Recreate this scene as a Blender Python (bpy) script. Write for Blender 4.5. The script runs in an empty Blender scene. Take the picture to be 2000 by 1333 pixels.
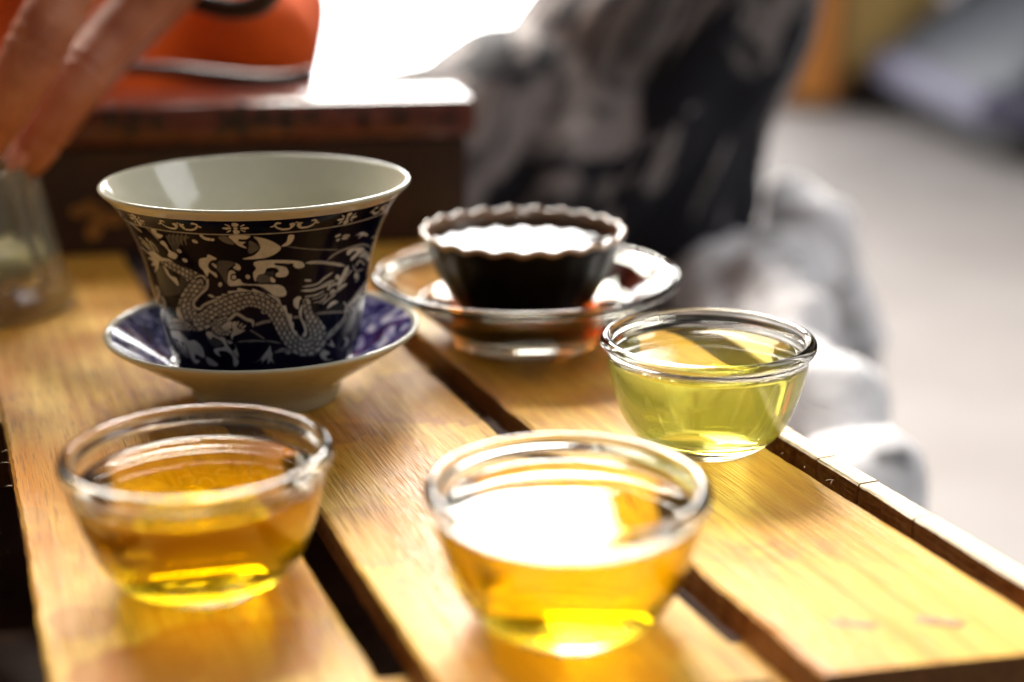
import bpy, bmesh, math, random
import numpy as np
from mathutils import Vector, Matrix, noise as mnoise

random.seed(7)
rng = np.random.default_rng(7)
sc = bpy.context.scene
COL = sc.collection
TZ = 0.75                      # height of the slatted table top above the floor

# ------------------------------------------------------------------ camera
FPX, CX, CY, CAMH = 2778.0, 1000.0, 666.5, 0.15
PITCH = math.atan(850.5 / FPX)
cam = bpy.data.cameras.new('camera')
cam_o = bpy.data.objects.new('camera', cam); COL.objects.link(cam_o)
cam.sensor_width = 36.0; cam.lens = 50.0
cam.clip_start = 0.01; cam.clip_end = 200.0
cam_o.location = (0, 0, TZ + CAMH)
cam_o.rotation_euler = (math.pi / 2 - PITCH, 0, 0)
cam.dof.use_dof = True
cam.dof.focus_distance = 0.393
cam.dof.aperture_fstop = 4.3
sc.camera = cam_o

# ------------------------------------------------------------------ world, lamps, exposure
W = bpy.data.worlds.new('World'); sc.world = W; W.use_nodes = True
bg = W.node_tree.nodes['Background']
bg.inputs['Color'].default_value = (1.0, 0.95, 0.88, 1)
bg.inputs['Strength'].default_value = 0.15

def area(name, loc, target, sx, sy, power, color=(1, 1, 1)):
    l = bpy.data.lights.new(name, 'AREA'); l.shape = 'RECTANGLE'; l.size = sx; l.size_y = sy
    l.energy = power; l.color = color
    o = bpy.data.objects.new(name, l); COL.objects.link(o); o.location = loc
    o.rotation_euler = (Vector(target) - Vector(loc)).to_track_quat('-Z', 'Y').to_euler()
    return o
area('high_back_window_light', (-0.72, 2.9, 2.87), (0, 0.4, 0.75), 2.3, 1.7, 500, (1.0, 0.94, 0.85))
area('right_fill_light', (2.6, 0.9, 3.0), (1.7, 3.6, 0.2), 2.4, 2.0, 62, (0.96, 0.97, 1.0))  # unseen fill lamp added to brighten floor, wall and cloth at right
WINDOW_STRENGTH = 10.0

vs = sc.view_settings
vs.view_transform = 'Standard'; vs.look = 'None'; vs.exposure = 0.26; vs.gamma = 1.0; vs.use_curve_mapping = False
cy = sc.cycles
cy.use_denoising = True
try: cy.denoiser = 'OPENIMAGEDENOISE'
except Exception: pass
cy.max_bounces = 12; cy.transmission_bounces = 12; cy.glossy_bounces = 6; cy.diffuse_bounces = 4
cy.transparent_max_bounces = 12; cy.volume_bounces = 2
cy.caustics_refractive = True; cy.caustics_reflective = True
cy.blur_glossy = 0.6; cy.sample_clamp_indirect = 45.0
cy.use_adaptive_sampling = True; cy.adaptive_threshold = 0.008

# ------------------------------------------------------------------ helpers
cp, sp = math.cos(PITCH), math.sin(PITCH)
def ray(x, y):
    a, b = x - CX, CY - y
    return np.array([a, FPX * cp + b * sp, -FPX * sp + b * cp])
def gp(x, y, z=0.0):                  # photo pixel -> point on the plane z above the table top
    d = ray(x, y); t = (z - CAMH) / d[2]
    return Vector((d[0] * t, d[1] * t, TZ + z))
def at(x, y, Y):                      # photo pixel -> point at the distance Y
    d = ray(x, y); t = Y / d[1]
    return Vector((d[0] * t, Y, TZ + CAMH + d[2] * t))
def proj(P):                          # world points (n,3) -> photo pixels
    P = np.asarray(P, float); v = P - np.array([0, 0, TZ + CAMH])
    u = v[:, 1] * sp + v[:, 2] * cp; w = v[:, 1] * cp - v[:, 2] * sp
    return CX + FPX * v[:, 0] / w, CY - FPX * u / w

def tag(o, label=None, cat=None, group=None, kind=None):
    if label: o['label'] = label
    if cat: o['category'] = cat
    if group: o['group'] = group
    if kind: o['kind'] = kind
    return o
def empty(name, loc=(0, 0, 0), rz=0.0, **k):
    o = bpy.data.objects.new(name, None); COL.objects.link(o)
    o.empty_display_size = 0.02; o.location = loc; o.rotation_euler = (0, 0, rz)
    return tag(o, **k)
def link(name, me, mat, parent=None, smooth=True):
    o = bpy.data.objects.new(name, me); COL.objects.link(o)
    for m in (mat if isinstance(mat, (list, tuple)) else [mat]):
        if m: me.materials.append(m)
    if smooth and len(me.polygons):
        me.polygons.foreach_set('use_smooth', [True] * len(me.polygons))
    if parent: o.parent = parent
    return o
def mesh(name, V, F):
    me = bpy.data.meshes.new(name); me.from_pydata([tuple(v) for v in V], [], F); me.update(); return me
def bm_mesh(name, bm):
    bmesh.ops.recalc_face_normals(bm, faces=bm.faces)
    me = bpy.data.meshes.new(name); bm.to_mesh(me); bm.free(); return me
def catmull(P, n, closed=False):
    P = [np.array(p, float) for p in P]; out = []; m = len(P)
    for i in range(m if closed else m - 1):
        if closed: a, b, c, d = P[i - 1], P[i], P[(i + 1) % m], P[(i + 2) % m]
        else: a, b, c, d = P[max(i - 1, 0)], P[i], P[i + 1], P[min(i + 2, m - 1)]
        for k in range(n):
            t = k / n
            out.append(.5 * ((2 * b) + (-a + c) * t + (2 * a - 5 * b + 4 * c - d) * t * t + (-a + 3 * b - 3 * c + d) * t ** 3))
    if not closed: out.append(P[-1])
    return out
def lathe(name, prof, seg=96, mod=None):
    """closed surface of revolution; prof runs from axis to axis"""
    V, F, rows = [], [], []
    for (r, z) in prof:
        if r < 1e-6:
            rows.append([len(V)]); V.append((0, 0, z))
        else:
            row = []
            for i in range(seg):
                a = 2 * math.pi * i / seg; rr, zz = (r, z) if mod is None else mod(r, z, a)
                row.append(len(V)); V.append((rr * math.cos(a), rr * math.sin(a), zz))
            rows.append(row)
    for A, B in zip(rows[:-1], rows[1:]):
        for i in range(seg):
            j = (i + 1) % seg
            if len(A) == 1 and len(B) == 1: continue
            if len(A) == 1: F.append((A[0], B[j], B[i]))
            elif len(B) == 1: F.append((A[i], A[j], B[0]))
            else: F.append((A[i], A[j], B[j], B[i]))
    me = mesh(name, V, F)
    bm = bmesh.new(); bm.from_mesh(me); bmesh.ops.recalc_face_normals(bm, faces=bm.faces); bm.to_mesh(me); bm.free()
    return me
def box_bm(bm, x0, x1, y0, y1, z0, z1, bevel=0.0, M=None):
    r = bmesh.ops.create_cube(bm, size=1.0)
    for v in r['verts']:
        v.co = Vector((x0 + (v.co.x + .5) * (x1 - x0), y0 + (v.co.y + .5) * (y1 - y0), z0 + (v.co.z + .5) * (z1 - z0)))
        if M: v.co = M @ v.co
    if bevel:
        es = list({e for v in r['verts'] for e in v.link_edges})
        bmesh.ops.bevel(bm, geom=es, offset=bevel, segments=2, affect='EDGES', profile=.6)
def box(name, dims, mat, parent=None, bevel=0.0, smooth=False):
    bm = bmesh.new(); box_bm(bm, *dims, bevel=bevel); return link(name, bm_mesh(name, bm), mat, parent, smooth)
def tube_mesh(name, pts, radii, seg=14, flat=1.0):
    """swept tube with round ends; flat squashes it along z"""
    P = [Vector(p) for p in pts]; n = len(P); V, F = [], []
    up = Vector((0, 0, 1))
    for i, p in enumerate(P):
        t = (P[min(i + 1, n - 1)] - P[max(i - 1, 0)]).normalized()
        a = t.cross(up)
        if a.length < 1e-4: a = Vector((1, 0, 0))
        a.normalize(); b = a.cross(t).normalized()
        for k in range(seg):
            th = 2 * math.pi * k / seg
            V.append(p + a * math.cos(th) * radii[i] + b * math.sin(th) * radii[i] * flat)
    for i in range(n - 1):
        for k in range(seg):
            j = (k + 1) % seg
            F.append((i * seg + k, i * seg + j, (i + 1) * seg + j, (i + 1) * seg + k))
    c0 = len(V); V.append(P[0]); V.append(P[-1])
    for k in range(seg):
        j = (k + 1) % seg
        F.append((c0, j, k)); F.append((c0 + 1, (n - 1) * seg + k, (n - 1) * seg + j))
    return mesh(name, V, F)

# ------------------------------------------------------------------ materials
def nt(name):
    m = bpy.data.materials.new(name); m.use_nodes = True
    t = m.node_tree; b = t.nodes['Principled BSDF']; return m, t, b
def nn(t, kind, **k):
    n = t.nodes.new(kind)
    for a, v in k.items(): setattr(n, a, v)
    return n
def setin(n, **k):
    for a, v in k.items(): n.inputs[a.replace('_', ' ')].default_value = v
def ramp(t, fac, stops):
    n = t.nodes.new('ShaderNodeValToRGB'); e = n.color_ramp.elements
    e[0].position, e[0].color = stops[0][0], (*stops[0][1], 1)
    e[1].position, e[1].color = stops[-1][0], (*stops[-1][1], 1)
    for p_, c in stops[1:-1]:
        x = e.new(p_); x.color = (*c, 1)
    t.links.new(fac, n.inputs['Fac']); return n
def coords(t, scale=(1, 1, 1), space='Object', rot=(0, 0, 0)):
    c = nn(t, 'ShaderNodeTexCoord'); mp = nn(t, 'ShaderNodeMapping')
    mp.inputs['Scale'].default_value = scale; mp.inputs['Rotation'].default_value = rot
    t.links.new(c.outputs[space], mp.inputs['Vector']); return mp
def noise(t, vec, scale=1.0, detail=4.0, rough=.55, dist=0.0):
    n = nn(t, 'ShaderNodeTexNoise'); n.inputs['Scale'].default_value = scale
    n.inputs['Detail'].default_value = detail; n.inputs['Roughness'].default_value = rough; n.inputs['Distortion'].default_value = dist
    t.links.new(vec, n.inputs['Vector']); return n
def mix(t, fac, a, b, mode='MIX'):
    n = nn(t, 'ShaderNodeMix', data_type='RGBA', blend_type=mode)
    for sock, v in ((n.inputs[0], fac), (n.inputs[6], a), (n.inputs[7], b)):
        if hasattr(v, 'node'): t.links.new(v, sock)
        elif isinstance(v, (int, float)): sock.default_value = v
        else: sock.default_value = (*v, 1)
    return n.outputs[2]
def bump(t, b, h, strength=.3, dist=.001):
    n = nn(t, 'ShaderNodeBump'); n.inputs['Strength'].default_value = strength; n.inputs['Distance'].default_value = dist
    t.links.new(h, n.inputs['Height']); t.links.new(n.outputs['Normal'], b.inputs['Normal'])
def plain(name, col, rough=.5, metal=0.0, nscale=None, namp=.15, bumpamt=0.0, coat=0.0):
    m, t, b = nt(name)
    setin(b, Roughness=rough, Metallic=metal); b.inputs['Coat Weight'].default_value = coat
    if nscale:
        mp = coords(t); n = noise(t, mp.outputs[0], nscale, 5)
        lo = tuple(c * (1 - namp) for c in col); hi = tuple(min(1, c * (1 + namp)) for c in col)
        r = ramp(t, n.outputs['Fac'], [(.3, lo), (.7, hi)]); t.links.new(r.outputs[0], b.inputs['Base Color'])
        if bumpamt: bump(t, b, n.outputs['Fac'], bumpamt, .002)
    else: b.inputs['Base Color'].default_value = (*col, 1)
    return m

AZ = math.radians(21.96)                       # planks run 22 degrees left of the view
# tea stains, plus glow and shade of cups and bowl painted on the planks: photo pixel, radius across, radius along, density, colour
STAINS_AND_GLOW = [(845, 775, .022, .028, .55, (.36, .12, .04)), (725, 1040, .020, .018, .55, (.46, .20, .05)), (430, 1275, .026, .016, .8, (.46, .15, .010)), (270, 1310, .014, .012, .7, (.42, .13, .010)), (160, 1215, .008, .008, .75, (.42, .16, .02)), (1540, 960, .016, .045, .6, (.56, .25, .02)),
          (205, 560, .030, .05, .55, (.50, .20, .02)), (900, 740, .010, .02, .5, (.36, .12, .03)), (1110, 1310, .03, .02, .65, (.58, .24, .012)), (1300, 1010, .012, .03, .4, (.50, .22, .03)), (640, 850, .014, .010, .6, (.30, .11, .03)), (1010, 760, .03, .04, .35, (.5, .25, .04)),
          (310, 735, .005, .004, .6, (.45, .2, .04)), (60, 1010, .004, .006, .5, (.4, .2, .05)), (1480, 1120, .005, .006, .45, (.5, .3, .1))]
def wood_mat(pale=False):
    m, t, b = nt('brightly_lit_wood' if pale else 'honey_wood')
    oi = nn(t, 'ShaderNodeObjectInfo'); tc = nn(t, 'ShaderNodeTexCoord')
    off = nn(t, 'ShaderNodeVectorMath', operation='MULTIPLY_ADD')
    comb = nn(t, 'ShaderNodeCombineXYZ')
    for k in range(3): t.links.new(oi.outputs['Random'], comb.inputs[k])
    off.inputs[1].default_value = (3.1, 5.7, 1.3)
    t.links.new(comb.outputs[0], off.inputs[0]); t.links.new(tc.outputs['Object'], off.inputs[2])
    P = off.outputs[0]
    def mp(s):
        n = nn(t, 'ShaderNodeMapping'); n.inputs['Scale'].default_value = s; t.links.new(P, n.inputs['Vector']); return n.outputs[0]
    g1 = noise(t, mp((95, 4.5, 60)), 1, 6, .6, .6)
    g2 = noise(t, mp((380, 8, 300)), 1, 5, .6, .2)
    pores = noise(t, mp((1500, 70, 900)), 1, 2, .5)
    st = noise(t, mp((16, 9, 16)), 1, 4, .5, .8)
    st2 = noise(t, mp((34, 20, 34)), 1, 4, .6, .5)
    base = ramp(t, g1.outputs['Fac'], [(.28, (.53, .24, .016)), (.5, (.74, .41, .050)), (.72, (.84, .56, .12))])
    c = mix(t, .48, base.outputs[0], ramp(t, g2.outputs['Fac'], [(.35, (.43, .17, .010)), (.65, (.82, .56, .15))]).outputs[0])
    pv = ramp(t, oi.outputs['Random'], [(0, (.88, .80, .66)), (.5, (1, 1, 1)), (1, (1.0, .98, .85))]); c = mix(t, 1.0, c, pv.outputs[0], 'MULTIPLY')
    stain = ramp(t, st.outputs['Fac'], [(.47, (0, 0, 0)), (.62, (1, 1, 1))])
    c = mix(t, stain.outputs[0], c, mix(t, .72, c, (.50, .17, .018)))
    s2 = ramp(t, st2.outputs['Fac'], [(.57, (0, 0, 0)), (.68, (.9, .9, .9))])
    c = mix(t, s2.outputs[0], c, mix(t, .6, c, (.33, .095, .03)))
    pr = ramp(t, pores.outputs['Fac'], [(.35, (1, 1, 1)), (.44, (0, 0, 0))])
    c = mix(t, pr.outputs[0], c, mix(t, .5, c, (.18, .075, .018)))
    if pale: c = mix(t, .78, c, (.86, .76, .58))  # paler colour stands in for bright light on the rail
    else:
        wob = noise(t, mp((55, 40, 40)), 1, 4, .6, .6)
        for (px_, py_, ra, rl, dens, colr) in STAINS_AND_GLOW:
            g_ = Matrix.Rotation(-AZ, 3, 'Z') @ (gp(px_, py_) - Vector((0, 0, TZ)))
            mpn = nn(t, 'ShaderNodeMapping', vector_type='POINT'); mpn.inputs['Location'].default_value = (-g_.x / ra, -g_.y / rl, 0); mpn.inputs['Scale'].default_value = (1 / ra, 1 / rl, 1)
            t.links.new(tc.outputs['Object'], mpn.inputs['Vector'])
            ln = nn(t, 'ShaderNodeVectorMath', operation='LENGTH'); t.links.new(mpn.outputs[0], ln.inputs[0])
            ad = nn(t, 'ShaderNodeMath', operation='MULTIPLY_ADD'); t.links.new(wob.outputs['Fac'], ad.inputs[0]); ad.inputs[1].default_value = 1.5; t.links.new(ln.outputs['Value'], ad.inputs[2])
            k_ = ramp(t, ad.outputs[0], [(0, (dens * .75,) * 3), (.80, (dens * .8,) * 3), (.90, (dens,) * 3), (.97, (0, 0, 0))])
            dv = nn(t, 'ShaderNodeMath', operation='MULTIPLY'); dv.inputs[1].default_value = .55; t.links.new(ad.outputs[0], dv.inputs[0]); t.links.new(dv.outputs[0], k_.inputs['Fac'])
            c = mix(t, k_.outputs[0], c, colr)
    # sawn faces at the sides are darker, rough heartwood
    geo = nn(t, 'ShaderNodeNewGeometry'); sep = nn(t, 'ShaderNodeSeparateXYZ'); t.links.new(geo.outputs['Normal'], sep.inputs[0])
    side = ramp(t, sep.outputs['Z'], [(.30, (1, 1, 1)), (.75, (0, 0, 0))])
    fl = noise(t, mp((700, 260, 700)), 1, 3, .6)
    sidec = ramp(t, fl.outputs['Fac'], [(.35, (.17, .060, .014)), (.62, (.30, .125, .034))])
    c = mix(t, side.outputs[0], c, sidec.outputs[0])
    t.links.new(c, b.inputs['Base Color'])
    rr = ramp(t, st.outputs['Fac'], [(.4, (.50, .50, .50)), (.7, (.30, .30, .30))])
    t.links.new(rr.outputs[0], b.inputs['Roughness']); b.inputs['Specular IOR Level'].default_value = .28
    h = mix(t, .5, g2.outputs['Fac'], pores.outputs['Fac'])
    bump(t, b, h, 1.0, .0008)
    return m

def glass_mat(name='clear_glass', col=(1, 1, 1), ior=1.47, rough=0.0):
    m, t, b = nt(name)
    setin(b, Roughness=rough, IOR=ior); b.inputs['Transmission Weight'].default_value = 1.0
    b.inputs['Base Color'].default_value = (*col, 1); return m
def tea_mat(name, sigma, scatter=0.0, scol=(1, 1, 1)):
    m = bpy.data.materials.new(name); m.use_nodes = True; t = m.node_tree
    t.nodes.remove(t.nodes['Principled BSDF']); out = t.nodes['Material Output']
    g = nn(t, 'ShaderNodeBsdfGlass'); g.inputs['IOR'].default_value = 1.33; g.inputs['Roughness'].default_value = 0
    t.links.new(g.outputs[0], out.inputs['Surface'])
    d = max(sigma); v = nn(t, 'ShaderNodeVolumeAbsorption'); v.inputs['Density'].default_value = d
    v.inputs['Color'].default_value = (*[1 - s / d for s in sigma], 1)
    if scatter:
        s = nn(t, 'ShaderNodeVolumeScatter'); s.inputs['Density'].default_value = scatter; s.inputs['Color'].default_value = (*scol, 1)
        s.inputs['Anisotropy'].default_value = .5
        a = nn(t, 'ShaderNodeAddShader'); t.links.new(v.outputs[0], a.inputs[0]); t.links.new(s.outputs[0], a.inputs[1])
        t.links.new(a.outputs[0], out.inputs['Volume'])
    else: t.links.new(v.outputs[0], out.inputs['Volume'])
    return m
def marble_cloth(name, dark, mid, light, scale, stretch, lo=.40, hi=.62, streak=.55):
    m, t, b = nt(name); setin(b, Roughness=.85)
    mr = coords(t, rot=(0, -.5, 0))
    def strt(sc3):
        q = nn(t, 'ShaderNodeMapping'); q.inputs['Scale'].default_value = sc3; t.links.new(mr.outputs[0], q.inputs['Vector']); return q
    mp = strt(stretch); n = noise(t, mp.outputs[0], scale, 4, .5, .9)
    mp2 = strt((1.7, 1.6, .38)); n2 = noise(t, mp2.outputs[0], scale * 2.2, 4, .6, .8)
    c = ramp(t, n.outputs['Fac'], [(lo, dark), ((lo + hi) / 2, mid), (hi, light)])
    c2 = ramp(t, n2.outputs['Fac'], [(.40, (.10, .10, .12)), (.50, (1, 1, 1))])
    cc = mix(t, streak, c.outputs[0], c2.outputs[0], 'MULTIPLY')
    t.links.new(cc, b.inputs['Base Color'])
    w = noise(t, coords(t).outputs[0], 900, 2); bump(t, b, w.outputs['Fac'], .2, .0005)
    return m

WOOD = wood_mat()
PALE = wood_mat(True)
GLASS = glass_mat('clear_glass', (.985, .975, .91))
GLASS_T = glass_mat('greenish_glass', (.97, .985, .93))
DARKWOOD = plain('dark_red_wood', (.13, .038, .025), .16, nscale=60, namp=.45)
DARKBODY = plain('very_dark_wood', (.026, .007, .005), .45, nscale=60, namp=.45, coat=.1)
INLAY = plain('black_inlay', (.008, .005, .005), .4)
BRASS = plain('ochre_paint', (.30, .13, .025), .45, nscale=300, namp=.4)
PORCELAIN = plain('cream_porcelain', (.49, .475, .375), .12, nscale=300, namp=.03)
SKIN = None

# ------------------------------------------------------------------ floor, wall, window
def floor_mat():
    m, t, b = nt('pale_concrete'); setin(b, Roughness=.6)
    mp = coords(t); n = noise(t, mp.outputs[0], 2.2, 6, .6); n2 = noise(t, mp.outputs[0], 90, 3)
    c = ramp(t, n.outputs['Fac'], [(.3, (.165, .150, .145)), (.7, (.22, .206, .205))])
    c = mix(t, .12, c.outputs[0], n2.outputs['Color'], 'MULTIPLY')
    t.links.new(c, b.inputs['Base Color']); bump(t, b, n2.outputs['Fac'], .15, .002); return m
bm = bmesh.new(); bmesh.ops.create_grid(bm, x_segments=4, y_segments=4, size=20)
tag(link('floor', bm_mesh('floor', bm), floor_mat()), kind='structure')
WALLM = plain('ochre_plaster', (.60, .42, .14), .8, nscale=3, namp=.12, bumpamt=.1)
CREAMM = plain('cream_plaster', (.80, .74, .60), .8, nscale=3, namp=.06, bumpamt=.1)
WY = 6.75
wall = box('wall', (1.48, 2.02, WY, WY + .2, 0, 5.2), WALLM); tag(wall, kind='structure')
wall2 = box('wall_right', (2.02, 7.0, WY + .05, WY + .25, 0, 5.2), CREAMM); tag(wall2, kind='structure')  # cream stands in for light on the right end of the ochre wall
wall3 = box('wall_left', (-8.0, -2.82, WY, WY + .2, 0, 5.2), CREAMM); tag(wall3, kind='structure')
wall4 = box('wall_top', (-2.82, 1.12, WY, WY + .2, 2.92, 5.2), CREAMM); tag(wall4, kind='structure')
sk = box('skirting', (1.55, 2.6, WY - .035, WY - .003, .004, .14), plain('dark_skirting', (.022, .014, .006), .6), wall)
# orange door post beside the opening
post = empty('orange_post', (1.30, WY - .1, 0), label='bright orange upright post beside the pale ochre wall, far back', cat='post')
ORANGE = plain('orange_paint', (.86, .33, .055), .45, nscale=6, namp=.08)
ORANGED = plain('brown_orange_paint', (.26, .085, .012), .5, nscale=6, namp=.1)
box('shaft', (-.18, .17, -.06, .06, .05, 4.5), ORANGE, post, .008)
box('edge_strip', (.171, .215, -.055, .055, .05, 4.5), ORANGED, post, .004)
box('foot', (-.20, .215, -.08, .08, 0, .05), plain('dark_ochre', (.30, .17, .05), .6), post, .006)
# the bright glazed opening
win = empty('glazed_door', (0, WY, 0), label='wide white-bright glazed door opening behind the wooden box', cat='door')
m, t, b = nt('daylight_pane'); setin(b, Roughness=.9); b.inputs['Base Color'].default_value = (.8, .8, .8, 1)
b.inputs['Emission Color'].default_value = (1, .985, .965, 1); b.inputs['Emission Strength'].default_value = WINDOW_STRENGTH
bm = bmesh.new(); box_bm(bm, -2.8, 1.1, .10, .11, .02, 2.90); link('pane', bm_mesh('pane', bm), m, win, False)
FR = plain('white_frame_paint', (.8, .8, .78), .5)
for x in (-2.8, -1.5, 1.06): box('frame_post', (x, x + .04, .04, .098, .02, 2.90), FR, win, .004)
box('transom', (-2.76, 1.06, .045, .098, 2.84, 2.90), FR, win)

# ------------------------------------------------------------------ parked car far right
def build_car():
    car = empty('parked_car', (3.56, 5.80, 0), label='slate blue-grey car parked at the far right edge, out of focus', cat='car')
    PAINT = plain('slate_blue_paint', (.022, .031, .046), .6, nscale=4, namp=.05)
    LAV = plain('lavender_grey_plastic', (.07, .069, .11), .75)
    BLK = plain('black_rubber', (.012, .012, .012), .7)
    GL = plain('dark_car_glass', (.02, .025, .03), .08)
    top = [(-1.90, .26), (-1.84, .33), (-1.68, .47), (-1.48, .62), (-1.15, .76), (-.60, .90), (-.05, 1.36), (.25, 1.43), (.85, 1.42), (1.35, 1.15), (1.7, .98), (1.86, .92), (1.9, .55), (1.86, .34)]
    prof = catmull(top, 5)
    V, F = [], []; ys = [-.80, -.76, -.66, 0, .66, .76, .80]; sc_ = [.90, .96, 1, 1.015, 1, .96, .90]
    n = len(prof)
    for yy, s in zip(ys, sc_):
        for p_ in prof:
            cab = max(0, (p_[1] - .95)) * .28
            V.append((p_[0] * (.975 if abs(yy) > .75 else 1), yy * (1 - cab), .30 + (p_[1] - .30) * s))
        for p_ in reversed(prof): V.append((p_[0] * .98, yy, .22))
    k = 2 * n
    for j in range(len(ys) - 1):
        for i in range(k): F.append((j * k + i, j * k + (i + 1) % k, (j + 1) * k + (i + 1) % k, (j + 1) * k + i))
    F.append(tuple(range(k - 1, -1, -1))); F.append(tuple((len(ys) - 1) * k + i for i in range(k)))
    bm = bmesh.new(); vs_ = [bm.verts.new(v) for v in V]
    for f in F: bm.faces.new([vs_[i] for i in f])
    link('body', bm_mesh('body', bm), PAINT, car)
    box('bumper', (-1.93, -1.45, -.82, .82, .13, .29), LAV, car, .05, True)
    box('underbody', (-1.8, 1.8, -.78, .7, .05, .2), BLK, car, .02)
    for s in (-1, 1):
        me = lathe('headlight', [(0, -.02), (.10, -.02), (.12, .0), (.11, .02), (.07, .035), (0, .04)], 32)
        h = link('headlight', me, plain('headlight_glass', (.62, .60, .62), .1), car)
        h.location = (-1.62, s * .60, .60); h.rotation_euler = (0, -math.radians(70), 0)
        if s == -1:
            h.location = (-1.60, -.79, .42); h.scale = (.6, .6, .6); h.rotation_euler = (math.radians(82), 0, 0)
        for x in (-1.18, 1.2):
            w = empty('wheel', (x, s * .74, .30)); w.parent = car
            ty = link('tyre', lathe('tyre', [(.19, -.09), (.27, -.10), (.30, -.07), (.305, 0), (.30, .07), (.27, .10), (.19, .09), (.19, -.09)], 40), BLK, w)
            ty.rotation_euler = (math.pi / 2, 0, 0)
            ri = link('rim', lathe('rim', [(0, -.05), (.06, -.07), (.19, -.04), (.19, .04), (0, .05)], 32), plain('wheel_metal', (.5, .5, .52), .3, .9), w)
            ri.rotation_euler = (math.pi / 2, 0, 0)
        box('side_window', (-.35, 1.15, s * .70 - .01, s * .70 + .01, .98, 1.28), GL, car)
    box('windscreen', (-.42, -.40, -.6, .6, .98, 1.26), GL, car)
build_car()

# ------------------------------------------------------------------ slatted table
#  planks run 22 degrees left of the view
table = empty('slatted_table', (0, 0, TZ), AZ, label='low-sided honey coloured slatted wooden table carrying the tea things', cat='table')
def near_end(a): return .2148 - .195 * (a - .156)
def plank_mesh(name, a0, a1, far, thick, seed, rough=1.0, near=None, bev=.0009, z1=0.0):
    r = random.Random(seed); n = 150
    prof = [(a0 + bev, z1), (a0, z1 - bev), (a0, z1 - thick), (a1, z1 - thick), (a1, z1 - bev), (a1 - bev, z1)]
    for k in range(1, 8): prof.append((a1 - bev - (a1 - a0 - 2 * bev) * k / 8, z1))
    V, F = [], []; m_ = len(prof)
    s0, s1 = r.uniform(0, 99), r.uniform(0, 99)
    for i in range(n + 1):
        for (a, z) in prof:
            y0 = near_end(a) if near is None else near
            y = y0 + (far - y0) * (i / n) ** 1.3
            jit = 0
            if a <= a0 + bev * 1.01: jit = mnoise.noise((s0, y * 60, z * 20)) * .0004 + mnoise.noise((s0, y * 420, z * 300)) * .0003 + min(0, mnoise.noise((s0 + 9, y * 170, 0)) + .35) * -.0010
            elif a >= a1 - bev * 1.01: jit = mnoise.noise((s1, y * 60, z * 20)) * .0004 + mnoise.noise((s1, y * 420, z * 300)) * .0003 + min(0, mnoise.noise((s1 + 9, y * 170, 0)) + .35) * .0010
            dz = 0
            if z > z1 - bev * .5: dz = mnoise.noise((a * 30 + s0, y * 7, 1)) * .00025
            V.append((a + jit * rough, y, z + dz))
    for i in range(n):
        for k in range(m_):
            j = (k + 1) % m_; F.append((i * m_ + k, i * m_ + j, (i + 1) * m_ + j, (i + 1) * m_ + k))
    F.append(tuple(range(m_))); F.append(tuple(n * m_ + k for k in reversed(range(m_))))
    bm = bmesh.new(); vv = [bm.verts.new(v) for v in V]
    for f in F: bm.faces.new([vv[q] for q in f])
    return bm_mesh(name, bm)
PL = [(.0084, .0704), (.0809, .1446), (.1553, .2125), (-.0640, -.0018), (-.1366, -.0740), (-.2090, -.1468)]
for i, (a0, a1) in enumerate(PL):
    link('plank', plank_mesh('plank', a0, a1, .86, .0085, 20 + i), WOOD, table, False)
# outer rail in butted lengths
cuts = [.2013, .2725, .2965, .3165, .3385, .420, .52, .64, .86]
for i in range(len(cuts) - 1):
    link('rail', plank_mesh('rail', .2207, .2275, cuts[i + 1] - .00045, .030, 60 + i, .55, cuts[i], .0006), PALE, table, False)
for a in (None, .46, .80):                      # cross beams under the planks
    me = plank_mesh('cross_beam', -.2090, .2200, .0317 if a is None else a + .035, .022, 80, .3, .003 if a is None else a, .001, -.0088)
    if a is None:
        for v in me.vertices: v.co.y += near_end(v.co.x)
    link('cross_beam', me, WOOD, table, False)
UND = plain('dark_underside_wood', (.10, .036, .012), .7, nscale=40, namp=.4)
box('drip_board', (-.215, .2195, .222, .845, -.075, -.062), UND, table)
box('apron', (-.2165, -.2105, .24, .86, -.09, -.004), WOOD, table)
for a in (-.195, .185):
    for y in (.27, .80): box('leg', (a, a + .035, y, y + .035, -TZ, -.0755), WOOD, table, .003)
# splinters standing up from the sawn edges
def splinter(px, py, dx, dy, dz, L):
    p0 = gp(px, py); p0 = p0 - Vector((0, 0, TZ))
    p0 = Matrix.Rotation(-AZ, 3, 'Z') @ p0
    L *= .7; d = Vector((dx, dy, dz * .5)).normalized(); pts = [p0 + d * L * k / 4 + Vector((0, 0, -.35 * L * (k / 4) ** 2)) for k in range(5)]
    link('splinter', tube_mesh('splinter', pts, [.00016, .00015, .00012, .00009, .00004], 6), PALE, table)
for s in [(1622, 947, .3, .2, .8, .0035), (1612, 940, .5, -.2, .5, .004), (1525, 888, .6, .3, .5, .0025), (1570, 915, .5, .5, .4, .003), 
          (850, 733, .5, .2, .5, .004), (868, 752, .5, .5, .4, .004), (905, 790, .5, -.2, .5, .003), (930, 812, .5, .3, .2, .003)]:
    splinter(*s)
for s in [(18, 905, -.6, .3, .4, .004), (15, 880, -.6, -.3, .4, .003), (24, 950, -.6, .2, .4, .003)]: splinter(*s)
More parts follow.
